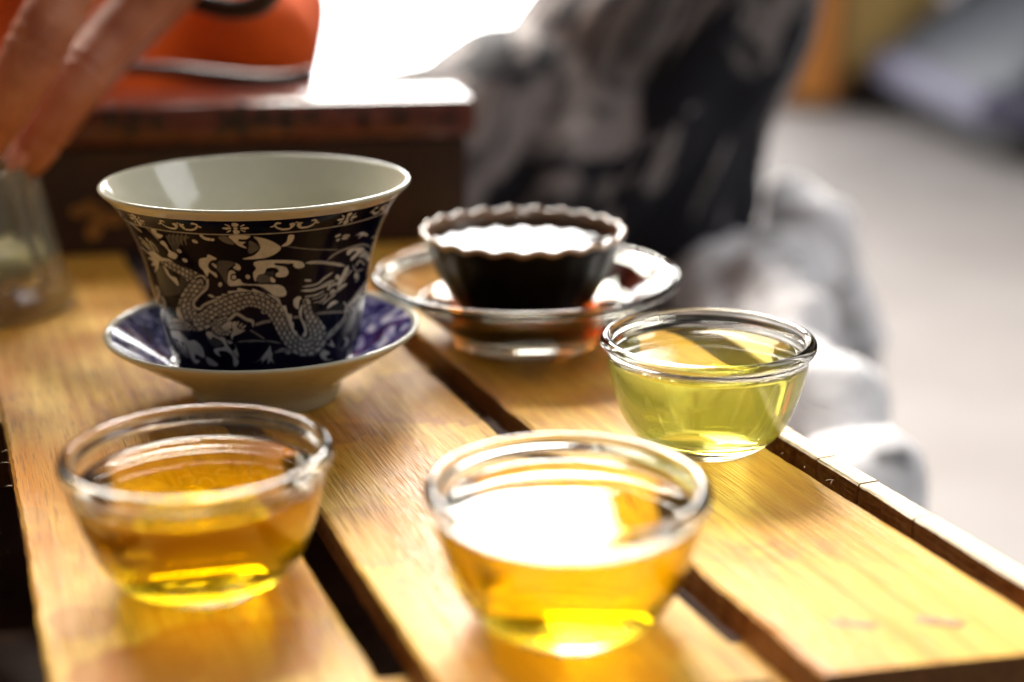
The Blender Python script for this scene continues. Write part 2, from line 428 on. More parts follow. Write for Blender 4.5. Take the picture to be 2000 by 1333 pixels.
# two dark scuffs near the plank's end
SC = plain('scuffed_wood', (.30, .20, .105), .7, nscale=900, namp=.5)
for (x0, y0, x1, y1, r_) in [(1612, 1216, 1722, 1222, .0015), (1785, 1211, 1890, 1219, .0015)]:
    a, c = gp(x0, y0), gp(x1, y1)
    R_ = Matrix.Rotation(-AZ, 3, 'Z'); A_ = R_ @ (a - Vector((0, 0, TZ))); C_ = R_ @ (c - Vector((0, 0, TZ)))
    pts = [A_.lerp(C_, k / 6) + Vector((random.uniform(-.0004, .0004), random.uniform(-.0004, .0004), -.00002)) for k in range(7)]
    link('scuff', tube_mesh('scuff', pts, [r_ * .5, r_ * 1.3, r_ * 1.6, r_ * 1.1, r_ * 1.6, r_ * 1.3, r_ * .4], 8, .12), SC, table)

# ------------------------------------------------------------------ clear glass tea cups
OUT = [(0, .0007), (.012, .0006), (.0148, 0), (.0160, .0002), (.0176, .0014), (.0203, .0036), (.0225, .0062), (.0246, .0100), (.0263, .0150), (.0276, .0200), (.0285, .0245), (.0289, .0277)]
BEAD = [(.0290 + .0017 * math.cos(a), .0309 + .0019 * math.sin(a)) for a in [math.radians(d) for d in (-60, -30, 0, 30, 60, 90, 120, 150, 180, 215)]]
INN = [(.0271, .0272), (.0266, .0240), (.0255, .0190), (.0238, .0135), (.0212, .0088), (.0175, .0058), (.012, .0046), (.006, .0043), (0, .0042)]
def smoothp(P, n=4): return [tuple(p) for p in catmull(P, n)]
CUP_ME = lathe('glass_bowl', smoothp(OUT + BEAD + INN, 3), 112)
def inner_r(z, prof=INN):
    P = sorted([(q[1], q[0]) for q in prof]); return float(np.interp(z, [p_[0] for p_ in P], [p_[1] for p_ in P]))
def liquid(name, level, prof=INN, grow=.00012, floor=None, seg=112, mod=None):
    inn = [q for q in reversed(smoothp(prof, 4)) if q[1] < level - .0006]
    P = [(0, inn[0][1] - grow)] + [(r + grow if r > 0 else 0, z - grow * .6) for r, z in inn if r > 1e-5]
    rt = inner_r(level, prof) + grow
    P += [(rt - .0001, level + .0001), (rt - .0007, level - .0002), (rt - .0017, level - .0004), (rt - .004, level - .0005), (rt * .5, level - .0005), (0, level - .0005)]
    return lathe(name, P, seg, mod)
def cup(X, Y, level, mat, label, tea_label, rz=0.0):
    e = empty('tea_cup', (X, Y, TZ + .0001), rz, label=label, cat='glass cup', group='small clear glass tea cups')
    link('glass_bowl', CUP_ME if not CUP_ME.materials else CUP_ME.copy(), None if CUP_ME.materials else GLASS, e)
    tobj = link('tea', liquid('tea', level), mat, None); tobj.location = (X, Y, TZ + .0001)
    tag(tobj, tea_label, 'tea')
    return e
TEA_L = tea_mat('amber_tea', (1.2, 13, 160), 3.0, (1, .6, .1))
TEA_F = tea_mat('golden_tea', (.6, 12, 150), 4.0, (1, .75, .2))
TEA_Y = tea_mat('yellow_green_tea', (.7, 1.5, 46), 14.0, (1, .95, .52))
TEA_D = tea_mat('dark_brown_tea', (260, 420, 700))
cup(-.0714, .3007, .0256, TEA_L, 'clear glass cup of amber tea at the front left of the table', 'amber brown tea filling the front left glass cup')
cup(.0118, .2810, .0268, TEA_F, 'clear glass cup of golden tea at the front centre, gleaming rim', 'golden tea filling the front centre glass cup')
cup(.0560, .3885, .0272, TEA_Y, 'sharply focused clear glass cup of pale yellow-green tea by the rail', 'pale yellow-green tea filling the glass cup by the rail')
# droplet on the inner wall of the golden cup
def droplet(loc, r, parent=None):
    me = lathe('droplet', [(0, -r * .6), (r * .7, -r * .45), (r, 0), (r * .75, r * .5), (r * .35, r * .75), (0, r * .8)], 20)
    o = link('water_droplet', me, GLASS, None); o.location = loc; return o

BUB = glass_mat('bubble_film', (1, 1, .95), 1.12)
def bubbles(tea, level, n, a0, a1, seed):
    r_ = random.Random(seed); Rr = inner_r(level)
    for k in range(n):
        q = r_.uniform(.0003, .0009); a = math.radians(r_.uniform(a0, a1)); rr = Rr - q * .9 - r_.random() ** 3 * .003
        bm_ = bmesh.new(); bmesh.ops.create_icosphere(bm_, subdivisions=2, radius=q)
        o = link('bubble', bm_mesh('bubble', bm_), BUB, tea); o.location = (rr * math.cos(a), rr * math.sin(a), level - .0004 + q * .3)
TEAS = [o for o in COL.objects if o.name.startswith('tea') and o.get('category') == 'tea']
bubbles(TEAS[2], .0272, 16, 195, 245, 3); bubbles(TEAS[1], .0268, 12, 205, 330, 4); bubbles(TEAS[0], .0256, 7, 330, 400, 5); bubbles(TEAS[2], .0272, 5, 290, 330, 8)

# ------------------------------------------------------------------ dragon print drawn for the gaiwan
GX, GY = -.0785, .4318
G_OUT = [(.0235, .0118), (.0262, .0118), (.0280, .0135), (.0292, .0165), (.0302, .0200), (.0313, .0260), (.0325, .0330), (.0338, .0400), (.0352, .0465), (.0372, .0530), (.0398, .0590), (.0425, .0635), (.0449, .0665)]
G_RIM = [(.0462, .0677), (.0470, .0686), (.0471, .0693), (.0465, .0697), (.0457, .0693)]
G_INN = [(.0440, .0668), (.0415, .0630), (.0385, .0580), (.0355, .0510), (.0338, .0450), (.0320, .0380), (.0306, .0310), (.0292, .0240), (.0270, .0185), (.0220, .0155), (.012, .0145), (0, .0143)]

def paint():
    """unrolled print, drawn in photo pixels of the cup's front; 1 = cream, 0 = navy"""
    X0, Y0, S = 220, 395, 4
    Wd, Hd = 570 * S // 1, 340 * S // 1
    img = np.zeros((Hd, Wd), np.float32)
    R1 = lambda x, y: (220 + x * .15, 400 + y * .15)
    R2 = lambda x, y: (500 + x * .15, 400 + y * .15)
    R3 = lambda x, y: (260 + x * .13, 550 + y * .13)
    R4 = lambda x, y: (480 + x * .13, 550 + y * .13)
    def cv(R, pts): return np.array([((R(*p_)[0] - X0) * S, (R(*p_)[1] - Y0) * S) for p_ in pts])
    def grid(x0, x1, y0, y1):
        x0, x1 = max(int(x0), 0), min(int(x1) + 1, Wd); y0, y1 = max(int(y0), 0), min(int(y1) + 1, Hd)
        yy, xx = np.mgrid[y0:y1, x0:x1]; return xx.astype(np.float32), yy.astype(np.float32), slice(y0, y1), slice(x0, x1)
    def inside(P):
        xx, yy, sy, sx = grid(P[:, 0].min() - 1, P[:, 0].max() + 1, P[:, 1].min() - 1, P[:, 1].max() + 1)
        ins = np.zeros(xx.shape, bool); n = len(P)
        for i in range(n):
            xa, ya = P[i]; xb, yb = P[(i + 1) % n]
            if ya == yb: continue
            c = ((ya > yy) != (yb > yy)) & (xx < (xb - xa) * (yy - ya) / (yb - ya) + xa); ins ^= c
        return ins, sy, sx
    def segdist(P, pad):
        xx, yy, sy, sx = grid(P[:, 0].min() - pad, P[:, 0].max() + pad, P[:, 1].min() - pad, P[:, 1].max() + pad)
        best = np.full(xx.shape, 1e9, np.float32); bt = np.zeros_like(best); bs = np.zeros_like(best); L = 0
        for i in range(len(P) - 1):
            a, b_ = P[i], P[i + 1]; d = b_ - a; l2 = d @ d + 1e-9
            t_ = np.clip(((xx - a[0]) * d[0] + (yy - a[1]) * d[1]) / l2, 0, 1)
            ex, ey = xx - a[0] - t_ * d[0], yy - a[1] - t_ * d[1]; ds = np.hypot(ex, ey); u = ds < best
            sg = np.sign(d[0] * (yy - a[1]) - d[1] * (xx - a[0]))
            best = np.where(u, ds, best); bt = np.where(u, L + t_ * math.sqrt(l2), bt); bs = np.where(u, sg, bs); L += math.sqrt(l2)
        return best, bt, bs, L, sy, sx
    def poly(R, pts, val=1.0, line=5.0, smooth=True):
        P = cv(R, pts)
        if smooth: P = np.array(catmull(P, 5, True))
        ins, sy, sx = inside(P)
        if line:
            Q = np.vstack([P, P[:1]]); b_, _, _, _, ly, lx = segdist(Q, line + 2)
            v = img[ly, lx]; v[(b_ < line)] = 0
        v = img[sy, sx]; v[ins] = val
    def stroke(R, pts, w, val=1.0, line=4.0, taper=.25):
        k = 4 if R in (R3, R4) else 4
        w = w * (.13 if R in (R3, R4) else .15) * S / 2
        P = np.array(catmull(cv(R, pts), 6))
        b_, s_, _, L, sy, sx = segdist(P, w + line + 2)
        u = s_ / L; wv = w * np.clip(np.minimum(u, 1 - u) * 6 + taper, 0, 1)
        v = img[sy, sx]
        if line: v[b_ < wv + line] = 0
        v[b_ < wv] = val
    def ell(R, x, y, a, b_, val=1.0, ang=0.0):
        th = np.linspace(0, 2 * np.pi, 25)[:-1]; ca, sa = math.cos(ang), math.sin(ang)
        poly(R, [(x + a * math.cos(q) * ca - b_ * math.sin(q) * sa, y + a * math.cos(q) * sa + b_ * math.sin(q) * ca) for q in th], val, 3, False)
    def body(R, pts, pitch, flip=1):
        k_ = (.13 if R in (R3, R4) else .15) * S
        C = np.array(catmull([(*cv(R, [(p_[0], p_[1])])[0], p_[2] * k_) for p_ in pts], 7))
        P = C[:, :2]; hw = C[:, 2]
        seglen = np.r_[0, np.cumsum(np.hypot(*np.diff(P, axis=0).T))]
        b_, s_, sg, L, sy, sx = segdist(P, hw.max() + 8)
        h = np.interp(s_, seglen, hw); v = img[sy, sx]
        v[b_ < h + 7] = 0
        tt = b_ * sg * flip
        u = s_ / (pitch * k_); w_ = tt / (pitch * k_ * .85)
        u = u + .22 * np.sin(w_ * 6.28) * .3
        row = np.floor(w_); fr = w_ - row                        # imbricated scale rows
        uu = u + .5 * (row % 2); cell = uu - np.floor(uu)
        arc = .72 - 1.5 * (fr - .5) ** 2
        e1 = np.abs(cell - arc); e2 = np.minimum(fr, 1 - fr)
        ln = np.minimum(e1 * 1.0, e2 * 1.1)
        sc_ = np.clip((ln - .09) / .06, 0, 1) * (.80 + .2 * np.sin(row * 2.1 + np.floor(uu) * 1.7))
        ins = b_ < h
        edge = np.clip((h - b_) / 3.0, 0, 1)
        v[ins] = (sc_ * edge)[ins] * .80
    # dark mid-tone swells
    for R, pts, vv in [(R1, [(1390, 730), (1600, 760), (1500, 850), (1490, 1040), (1400, 900), (1350, 830)], .16), (R1, [(700, 400), (1000, 420), (900, 480), (820, 620), (720, 480)], .14),
                       (R1, [(560, 900), (640, 790), (800, 1000), (860, 1060), (900, 900), (1050, 1020), (880, 1160), (640, 1190), (600, 1050)], .10),
                       (R3, [(1100, 820), (1240, 870), (1340, 900), (1330, 960), (1200, 980)], .12), (R3, [(600, 860), (690, 950), (830, 970), (860, 1130), (780, 1140), (700, 1050), (620, 950)], .14),
                       (R1, [(2000, 1150), (2100, 900), (2060, 870), (1900, 900), (1880, 1000)], .08)]:
        poly(R, pts, vv, 0)
    for k in range(5): stroke(R1, [(740 + 55 * k, 380), (720 + 55 * k, 450), (760 + 50 * k, 530)], 20, .22, 0)
    # thin sky and water lines
    for R, pts, w, vv in [(R2, [(400, 545), (700, 580), (1110, 590)], 16, .30), (R2, [(920, 730), (1050, 630), (1200, 570), (1400, 520), (1520, 580)], 26, .45), (R2, [(650, 760), (850, 752), (1160, 795)], 42, .70),
                          (R4, [(0, 910), (300, 895), (530, 930)], 26, .32), (R4, [(130, 660), (260, 615), (400, 590)], 44, .40), (R4, [(60, 730), (180, 800), (290, 875)], 24, .38), (R4, [(1040, 490), (1250, 465), (1480, 458)], 40, .32),
                          (R4, [(710, 540), (810, 535)], 36, .4), (R3, [(1560, 910), (1800, 890), (2000, 905)], 24, .35), (R3, [(340, 60), (385, 160), (370, 280)], 38, .65), (R3, [(420, 220), (470, 320), (455, 440)], 40, .6),
                          (R3, [(390, 470), (450, 580)], 20, .3), (R3, [(270, 40), (330, 160)], 16, .4), (R3, [(585, 950), (620, 1040), (680, 1090)], 34, .55), (R2, [(1500, 440), (1550, 410)], 14, .4)]:
        stroke(R, pts, w, vv)
    # clouds and waves
    P_ = poly
    P_(R1, [(490, 290), (560, 330), (575, 370), (650, 400), (600, 440), (520, 380)])
    P_(R1, [(640, 470), (690, 500), (740, 590), (840, 650), (810, 710), (720, 670), (730, 620), (690, 560), (620, 500)])
    P_(R1, [(650, 780), (710, 850), (750, 920), (830, 960), (860, 1060), (790, 1000), (700, 900)])
    P_(R1, [(1130, 710), (1220, 690), (1240, 650), (1330, 690), (1350, 715), (1280, 730), (1240, 790), (1270, 850), (1350, 900), (1350, 950), (1260, 880), (1230, 940), (1180, 860), (1130, 800)])
    P_(R1, [(1300, 760), (1350, 790), (1350, 830), (1290, 780)], .8)
    P_(R1, [(1600, 790), (1600, 760), (1660, 800), (1660, 850), (1610, 850), (1570, 820)])
    P_(R1, [(1510, 880), (1570, 860), (1600, 910), (1560, 985), (1650, 970), (1720, 1030), (2000, 1040), (2180, 1050), (2255, 1120), (2240, 1190), (2120, 1195), (2030, 1130), (1900, 1060), (1700, 1050), (1510, 1050)])
    ell(R1, 1578, 945, 44, 44, 0); ell(R1, 1578, 945, 30, 30, .95)
    P_(R1, [(1840, 420), (2000, 450), (2130, 510), (2190, 570), (2100, 650), (1950, 700), (1690, 710), (1840, 660), (1920, 570), (1890, 480)])
    P_(R1, [(1370, 420), (1500, 420), (1580, 520), (1450, 490)], .25)
    P_(R1, [(1520, 405), (1780, 405), (1740, 450), (1640, 450), (1650, 480), (1730, 490), (1690, 520), (1750, 570), (1650, 540), (1560, 470)])
    P_(R1, [(1780, 470), (1880, 520), (1900, 580), (1800, 640), (1760, 610), (1770, 550)], .22)
    stroke(R1, [(1130, 385), (1200, 440), (1310, 460)], 34); ell(R1, 1300, 458, 26, 18)
    P_(R2, [(0, 740), (200, 722), (520, 730), (620, 765), (620, 815), (540, 830), (490, 800), (480, 765), (400, 770), (260, 760), (250, 790), (350, 805), (400, 830), (420, 890), (380, 940), (270, 940), (255, 900), (300, 870), (250, 820), (140, 830), (110, 890), (0, 1000), (-40, 900), (0, 830), (-30, 780)])
    P_(R2, [(260, 762), (400, 770), (340, 795), (255, 790)], 0, 0)
    P_(R2, [(20, 1010), (30, 930), (110, 910), (180, 940), (180, 1010)], .2); P_(R2, [(190, 940), (250, 980), (240, 1015), (190, 1000)])
    P_(R2, [(425, 400), (495, 400), (480, 470), (420, 530), (330, 542), (400, 480)])
    for a in [((1030, 420), (1100, 390)), ((1130, 412), (1220, 402)), ((1045, 470), (1090, 450)), ((1115, 442), (1195, 434)), ]: stroke(R2, a, 28, .8)
    P_(R2, [(1295, 405), (1380, 357), (1450, 385), (1440, 412), (1400, 400), (1330, 440), (1360, 390)], .85)
    P_(R2, [(1180, 620), (1240, 570), (1380, 560), (1410, 590), (1340, 650), (1240, 730), (1240, 690), (1310, 620), (1270, 605), (1200, 660)], .9)
    P_(R2, [(1420, 600), (1470, 660), (1465, 740), (1400, 690), (1340, 680)], .7)
    P_(R3, [(560, 750), (680, 740), (780, 840), (830, 890), (930, 890), (1040, 1000), (1070, 1140), (1000, 1120), (930, 1090), (930, 1170), (1000, 1190), (950, 1235), (880, 1170), (840, 1060), (800, 960), (720, 900), (740, 990), (690, 950), (690, 880), (600, 850)], .9)
    P_(R3, [(1090, 1140), (1180, 1170), (1280, 1260), (1150, 1260)], .7)
    P_(R3, [(1100, 760), (1180, 760), (1230, 810), (1370, 850), (1420, 960), (1530, 1100), (1580, 1200), (1560, 1270), (1510, 1260), (1490, 1130), (1400, 1050), (1280, 1050), (1310, 1130), (1220, 1060), (1230, 1010), (1370, 980), (1330, 900), (1240, 850), (1190, 830), (1170, 870), (1110, 820)], .85)
    P_(R3, [(1520, 920), (1580, 1080), (1580, 1140), (1500, 1060), (1540, 1000)], .7); P_(R3, [(1410, 880), (1500, 920), (1440, 940)], .7)
    P_(R4, [(1220, 410), (1260, 330), (1330, 290), (1385, 312), (1320, 350)], .9)
    P_(R4, [(715, 340), (720, 270), (790, 225), (835, 250), (800, 310), (790, 410), (740, 390)], .95)
    P_(R4, [(1110, 1070), (1170, 1030), (1260, 1080), (1200, 1120), (1230, 1170), (1320, 1180), (1200, 1190), (1130, 1140)], .7)
    P_(R4, [(1210, 940), (1280, 940), (1270, 860), (1330, 980), (1280, 970)], .7); P_(R4, [(1470, 840), (1530, 850), (1540, 920), (1470, 1000), (1505, 900)], .6)
    P_(R4, [(230, 430), (300, 460), (300, 490), (240, 480)], .7)
    for x, y, a, b_, an in [(1070, 480, 42, 20, .4), (865, 605, 36, 22, .6), (940, 725, 38, 22, .5), (1400, 1040, 26, 30, 0), (1760, 940, 32, 28, .5)]: ell(R1, x, y, a, b_, .9, an)
    ell(R3, 505, 1060, 16, 30, .6, -.3)
    # dragon
    body(R1, [(640, 735, 25), (760, 795, 45), (900, 865, 62), (1030, 940, 82), (1115, 1020, 100), (1090, 1120, 110), (1000, 1190, 115)], 62)
    body(R3, [(1010, 20, 120), (900, 160, 135), (805, 310, 120), (805, 450, 135), (890, 600, 140), (1060, 590, 145), (1250, 445, 145), (1470, 345, 160), (1690, 275, 112), (1850, 280, 110), (1990, 330, 115), (2110, 430, 118), (2195, 560, 118), (2265, 700, 118), (2345, 830, 125), (2435, 930, 132), (2545, 990, 142), (2675, 970, 150), (2762, 880, 150), (2770, 760, 135), (2710, 620, 105), (2640, 500, 82), (2612, 400, 72), (2602, 310, 60)], 80)
    body(R3, [(580, 680, 50), (700, 670, 60), (830, 670, 70)], 44)
    body(R3, [(1390, 560, 42), (1270, 620, 70), (1240, 700, 68), (1310, 765, 62), (1440, 770, 42)], 52)
    body(R4, [(1215, 840, 34), (1285, 775, 46), (1370, 690, 38), (1450, 600, 26), (1500, 500, 16)], 40)
    body(R4, [(450, 1060, 16), (560, 1030, 34), (640, 1060, 50)], 40)
    stroke(R3, [(1115, -20), (1105, 100), (1000, 200), (912, 300), (925, 390), (1000, 412), (1080, 345), (1300, 255)], 40, .72, 6, 1)
    P_(R3, [(650, 470), (665, 380), (700, 440), (740, 530), (775, 590), (700, 560)], .95); P_(R3, [(570, 610), (610, 550), (700, 570), (770, 600), (650, 610)], .8)
    P_(R3, [(1330, 190), (1360, 215), (1500, 170), (1750, 150), (1990, 195), (1800, 110), (1780, 142), (1580, 100), (1560, 135), (1420, 150), (1440, 190)], .9)
    P_(R3, [(1120, 200), (1180, 200), (1230, 245), (1170, 240)], .8); P_(R3, [(1230, 240), (1330, 220), (1300, 260)], .8)
    P_(R4, [(310, 180), (420, 220), (500, 260), (540, 360), (600, 370), (630, 480), (690, 500), (690, 600), (720, 630), (720, 720), (770, 770), (760, 830), (700, 760), (640, 620), (570, 430), (450, 280)], .9)
    P_(R4, [(850, 350), (840, 540), (900, 640), (920, 780), (880, 840), (850, 810), (880, 740), (850, 640), (810, 540), (800, 440)], .85)
    # claws
    P_(R1, [(450, 620), (520, 600), (590, 650), (640, 690), (740, 710), (800, 760), (700, 735), (605, 740), (590, 840), (545, 890), (560, 800), (500, 790), (530, 740), (450, 690), (510, 690)], .95, 4, False)
    for a, b_ in [((560, 620), (420, 430)), ((520, 610), (330, 410)), ((480, 600), (370, 480)), ((600, 630), (480, 470)), ((460, 640), (350, 540)), ((545, 615), (470, 500))]: stroke(R1, [a, ((a[0] + b_[0]) / 2 + 12, (a[1] + b_[1]) / 2), b_], 14, .75, 2)
    stroke(R1, [(170, 190), (260, 260), (380, 360)], 18, .6); stroke(R1, [(400, 260), (480, 340), (600, 470)], 10, .5, 2)
    stroke(R3, [(1400, 610), (1480, 540), (1560, 490), (1700, 570), (1790, 600), (1800, 680)], 46, .75)
    P_(R3, [(1320, 690), (1380, 630), (1470, 600), (1480, 680), (1430, 735), (1360, 735)], .95)
    for q in (1350, 1395, 1440): stroke(R3, [(q, 730), (q - 8, 690)], 10, 0, 0)
    P_(R3, [(1490, 610), (1545, 600), (1560, 690), (1600, 720), (1690, 735), (1600, 785), (1510, 820), (1480, 890), (1465, 810), (1500, 730), (1480, 660)], .85, 4, False)
    for q in ((1590, 690, 1640, 630), (1620, 720, 1690, 660), (1560, 660, 1580, 600)): stroke(R3, [(q[0], q[1]), (q[2], q[3])], 26, .75)
    P_(R4, [(125, 1222), (220, 1170), (340, 1010), (365, 955), (380, 1050), (400, 1090), (390, 1150), (425, 1240), (375, 1190), (330, 1245), (325, 1150), (260, 1200), (240, 1245), (250, 1165)], .8, 4, False)
    for pts, w in [([(1480, 490), (1530, 380), (1620, 280), (1700, 160), (1800, 40)], 50), ([(1530, 390), (1465, 310)], 20), ([(1600, 440), (1570, 350)], 24), ([(1640, 210), (1730, 215)], 30), ([(1500, 420), (1560, 460)], 24)]: stroke(R4, pts, w, .72)
    # head: mane, horns, jaw
    for R, pts, w, vv in [(R2, [(630, 985), (720, 990)], 30, .75), (R2, [(600, 1070), (780, 1040), (900, 950), (1000, 880)], 24, .7), (R2, [(590, 1125), (760, 1110), (900, 1040), (1025, 985)], 38, .8),
                          (R4, [(830, 140), (1000, 130), (1180, 70), (1300, 20)], 34, .8), (R4, [(880, 230), (1050, 205), (1180, 140)], 24, .7), (R4, [(990, 265), (1100, 240), (1190, 180)], 18, .6), (R4, [(1100, 330), (1180, 265), (1225, 180)], 22, .7),
                          (R4, [(1150, 345), (1240, 270), (1350, 185)], 24, .7), (R4, [(1010, 320), (1110, 300), (1170, 240)], 16, .55), (R4, [(1250, 200), (1400, 130), (1525, 40)], 26, .75), (R4, [(1230, 130), (1290, 60), (1400, 20)], 40, .8),
                          (R2, [(1060, 1060), (1120, 960), (1200, 800)], 54, .85), (R2, [(1130, 1010), (1180, 930), (1250, 850)], 20, .6), (R2, [(960, 1140), (1080, 1090), (1180, 1030)], 34, .8), (R2, [(1260, 780), (1300, 860), (1400, 840)], 18, .5),
                          (R2, [(1300, 800), (1350, 730), (1420, 790)], 26, .55), (R2, [(1330, 1150), (1400, 1080), (1440, 1000)], 40, .6), (R2, [(1290, 1010), (1330, 960), (1330, 890)], 16, .5)]: stroke(R, pts, w, vv)
    ell(R2, 1060, 945, 30, 34, .9); ell(R2, 1305, 925, 26, 40, .75, .2); ell(R2, 960, 1060, 26, 20, .8); ell(R2, 1040, 1100, 15, 12, 0)
    return img, X0, Y0, S
PRINT, PX0, PY0, PS = paint()

def gaiwan():
    g = empty('gaiwan_bowl', (GX, GY, TZ), label='flared porcelain tea bowl printed with a cream dragon on dark navy', cat='tea bowl')
    prof = smoothp(G_OUT, 26); prof = [p_ for p_ in prof]
    # resample by length
    P = np.array(prof); L = np.r_[0, np.cumsum(np.hypot(*np.diff(P, axis=0).T))]
    nz, ns = 250, 1000
    q = np.linspace(0, L[-1], nz); r = np.interp(q, L, P[:, 0]); z = np.interp(q, L, P[:, 1])
    th = np.linspace(0, 2 * np.pi, ns + 1)[:-1]
    RR, TT = np.meshgrid(r, th, indexing='ij'); ZZ = np.meshgrid(z, th, indexing='ij')[0]
    V = np.stack([RR * np.cos(TT), RR * np.sin(TT), ZZ], -1).reshape(-1, 3)
    idx = np.arange(nz * ns).reshape(nz, ns); j = np.roll(idx, -1, 1)
    F = np.stack([idx[:-1], j[:-1], j[1:], idx[1:]], -1).reshape(-1, 4)
    me = bpy.data.meshes.new('printed_outside'); me.vertices.add(len(V)); me.vertices.foreach_set('co', V.ravel())
    me.loops.add(F.size); me.polygons.add(len(F)); me.loops.foreach_set('vertex_index', F.ravel())
    me.polygons.foreach_set('loop_start', np.arange(0, F.size, 4)); me.update(calc_edges=True)
    # front of the print, repeated on the back
    W_ = V.copy(); back = np.sin(TT).ravel() > 0.0
    W_[back, 0] *= -1; W_[back, 1] *= -1
    px, py = proj(W_ + np.array([GX, GY, TZ]))
    ix = np.clip(((px - PX0) * PS), 0, PRINT.shape[1] - 2); iy = np.clip(((py - PY0) * PS), 0, PRINT.shape[0] - 2)
    # small box filter
    val = np.zeros(len(V), np.float32)
    for dx in (-2, 0, 2):
        for dy in (-2, 0, 2):
            val += PRINT[np.clip(iy + dy, 0, PRINT.shape[0] - 1).astype(int), np.clip(ix + dx, 0, PRINT.shape[1] - 1).astype(int)] / 9
    # border band in angle and height
    ang = (TT.ravel() + np.pi / 2); ang = (ang + np.pi) % (2 * np.pi) - np.pi
    front = (np.abs(RR.ravel() * np.cos(TT.ravel())) < .001) & (np.sin(TT).ravel() < 0)
    fz = ZZ.ravel()[front]; fy = py[front]; o_ = np.argsort(fy)
    def z_at(y): return float(np.interp(y, fy[o_], fz[o_]))
    zb, zl, zt = z_at(446.5), z_at(459.0), z_at(433.5)
    per = math.radians(45); a0 = math.radians(1.7)
    loc = (ang - a0 + per / 2) % per - per / 2
    x = loc * 41.0; y = (ZZ.ravel() - zb) * 1000 * 1.0; v = ZZ.ravel()
    ks = (zt - zl) * 1000 / 3.9; y = y / ks
    band = v > zl - .0001
    bv = np.zeros_like(x)
    def el(cx, cy_, a, b_, an=0.0):
        ca, sa = math.cos(an), math.sin(an); X, Y = x - cx, y - cy_
        return ((X * ca + Y * sa) / a) ** 2 + ((-X * sa + Y * ca) / b_) ** 2 < 1
    m_ = el(0, 1.05, .95, .62) | el(0, -1.05, .95, .62) | el(0, 0, .62, .36) | el(2.4, 0, 1.25, .34) | el(-2.4, 0, 1.25, .34)
    for s in (-1, 1):
        for q_ in (-1, 1): m_ |= el(s * 2.0, q_ * .85, .75, .2, s * q_ * .5)
    xs = (loc % per - per / 2) * 41.0            # centred between two flowers
    def st(pts, w):
        P = np.array(catmull(pts, 5)); best = np.full(x.shape, 9.0)
        sel = band
        bb = np.full(sel.sum(), 9.0); X = np.abs(xs[sel]); Y = y[sel]
        for A_, B_ in zip(P[:-1], P[1:]):
            d = B_ - A_; t_ = np.clip(((X - A_[0]) * d[0] + (Y - A_[1]) * d[1]) / (d @ d + 1e-9), 0, 1)
            bb = np.minimum(bb, np.hypot(X - A_[0] - t_ * d[0], Y - A_[1] - t_ * d[1]))
        best[sel] = bb; return best < w
    m_ |= st([(.5, .5), (.8, -.2), (1.5, -.75), (3.0, -.9), (4.6, -.5), (5.4, .1), (5.7, .7), (5.0, 1.15), (4.4, 1.0)], .26) | st([(.75, .35), (1.0, -.1)], .55) | st([(1.3, .5), (1.6, .6)], .25) | st([(5.6, .3), (6.6, .15)], .2) | ((np.hypot(xs, y - .95) < .28) & band)
    bv = np.where(m_, .92, 0.0)
    line = (v < zl + .00022) & (v > zl - .00022)
    bv = np.where(line, .55, bv)
    val = np.where(band, bv, val)
    val = np.where(v > zt + .00005, 1.25, val)           # bare cream porcelain below the lip
    at_ = me.attributes.new('print', 'FLOAT', 'POINT'); at_.data.foreach_set('value', val.astype(np.float32))
    m, t, b = nt('navy_dragon_glaze'); setin(b, Roughness=.09); b.inputs['Specular IOR Level'].default_value = .09
    a_ = nn(t, 'ShaderNodeAttribute', attribute_name='print')
    mp = coords(t); n1 = noise(t, mp.outputs[0], 45, 3); n2 = noise(t, mp.outputs[0], 420, 3)
    dk = ramp(t, n1.outputs['Fac'], [(.35, (.0025, .003, .010)), (.65, (.009, .007, .020))])
    lt = ramp(t, n2.outputs['Fac'], [(.3, (.42, .41, .38)), (.7, (.57, .565, .535))])
    c = ramp(t, a_.outputs['Fac'], [(0, (0, 0, 0)), (1, (1, 1, 1))])
    t.links.new(mix(t, c.outputs[0], dk.outputs[0], lt.outputs[0]), b.inputs['Base Color'])
    bump(t, b, a_.outputs['Fac'], .4, .0002)
    link('printed_outside', me, m, g)
    inn = smoothp([tuple(G_OUT[-1])] + G_RIM + G_INN, 6)
    link('cream_inside', lathe('cream_inside', inn, 160), PORCELAIN, g)
    link('base', lathe('base', [(.0235, .0118), (.0225, .0118), (.0215, .0128), (0, .0128)], 96), PORCELAIN, g)
    # saucer
    s = empty('gaiwan_saucer', (GX, GY, TZ), label='flared cream saucer with blue mottled inside under the dragon bowl', cat='saucer')
    m, t, b = nt('blue_mottled_reflection'); setin(b, Roughness=.10)
    mp = coords(t); n1 = noise(t, mp.outputs[0], 130, 5, .65, 1.4)
    r_ = ramp(t, n1.outputs['Fac'], [(.42, (.006, .007, .050)), (.50, (.024, .028, .15)), (.56, (.22, .22, .38)), (.66, (.56, .54, .58))])  # mottle puts the bowl's blurred reflection into the colour
    t.links.new(r_.outputs[0], b.inputs['Base Color'])
    dish = [(.0284, .0106), (.031, .0116), (.035, .0144), (.040, .0180), (.044, .0208), (.0468, .0228)]
    link('mottled_inside', lathe('mottled_inside', smoothp(dish, 5), 144), m, s)
    rest = [(.0468, .0228), (.0477, .0236), (.0485, .0238), (.0490, .0233), (.0487, .0224), (.0465, .0205), (.042, .0175), (.036, .0137), (.030, .0098), (.0262, .0072), (.0243, .0050)]
    link('cream_rim', lathe('cream_rim', smoothp(rest, 5), 144), PORCELAIN, s)
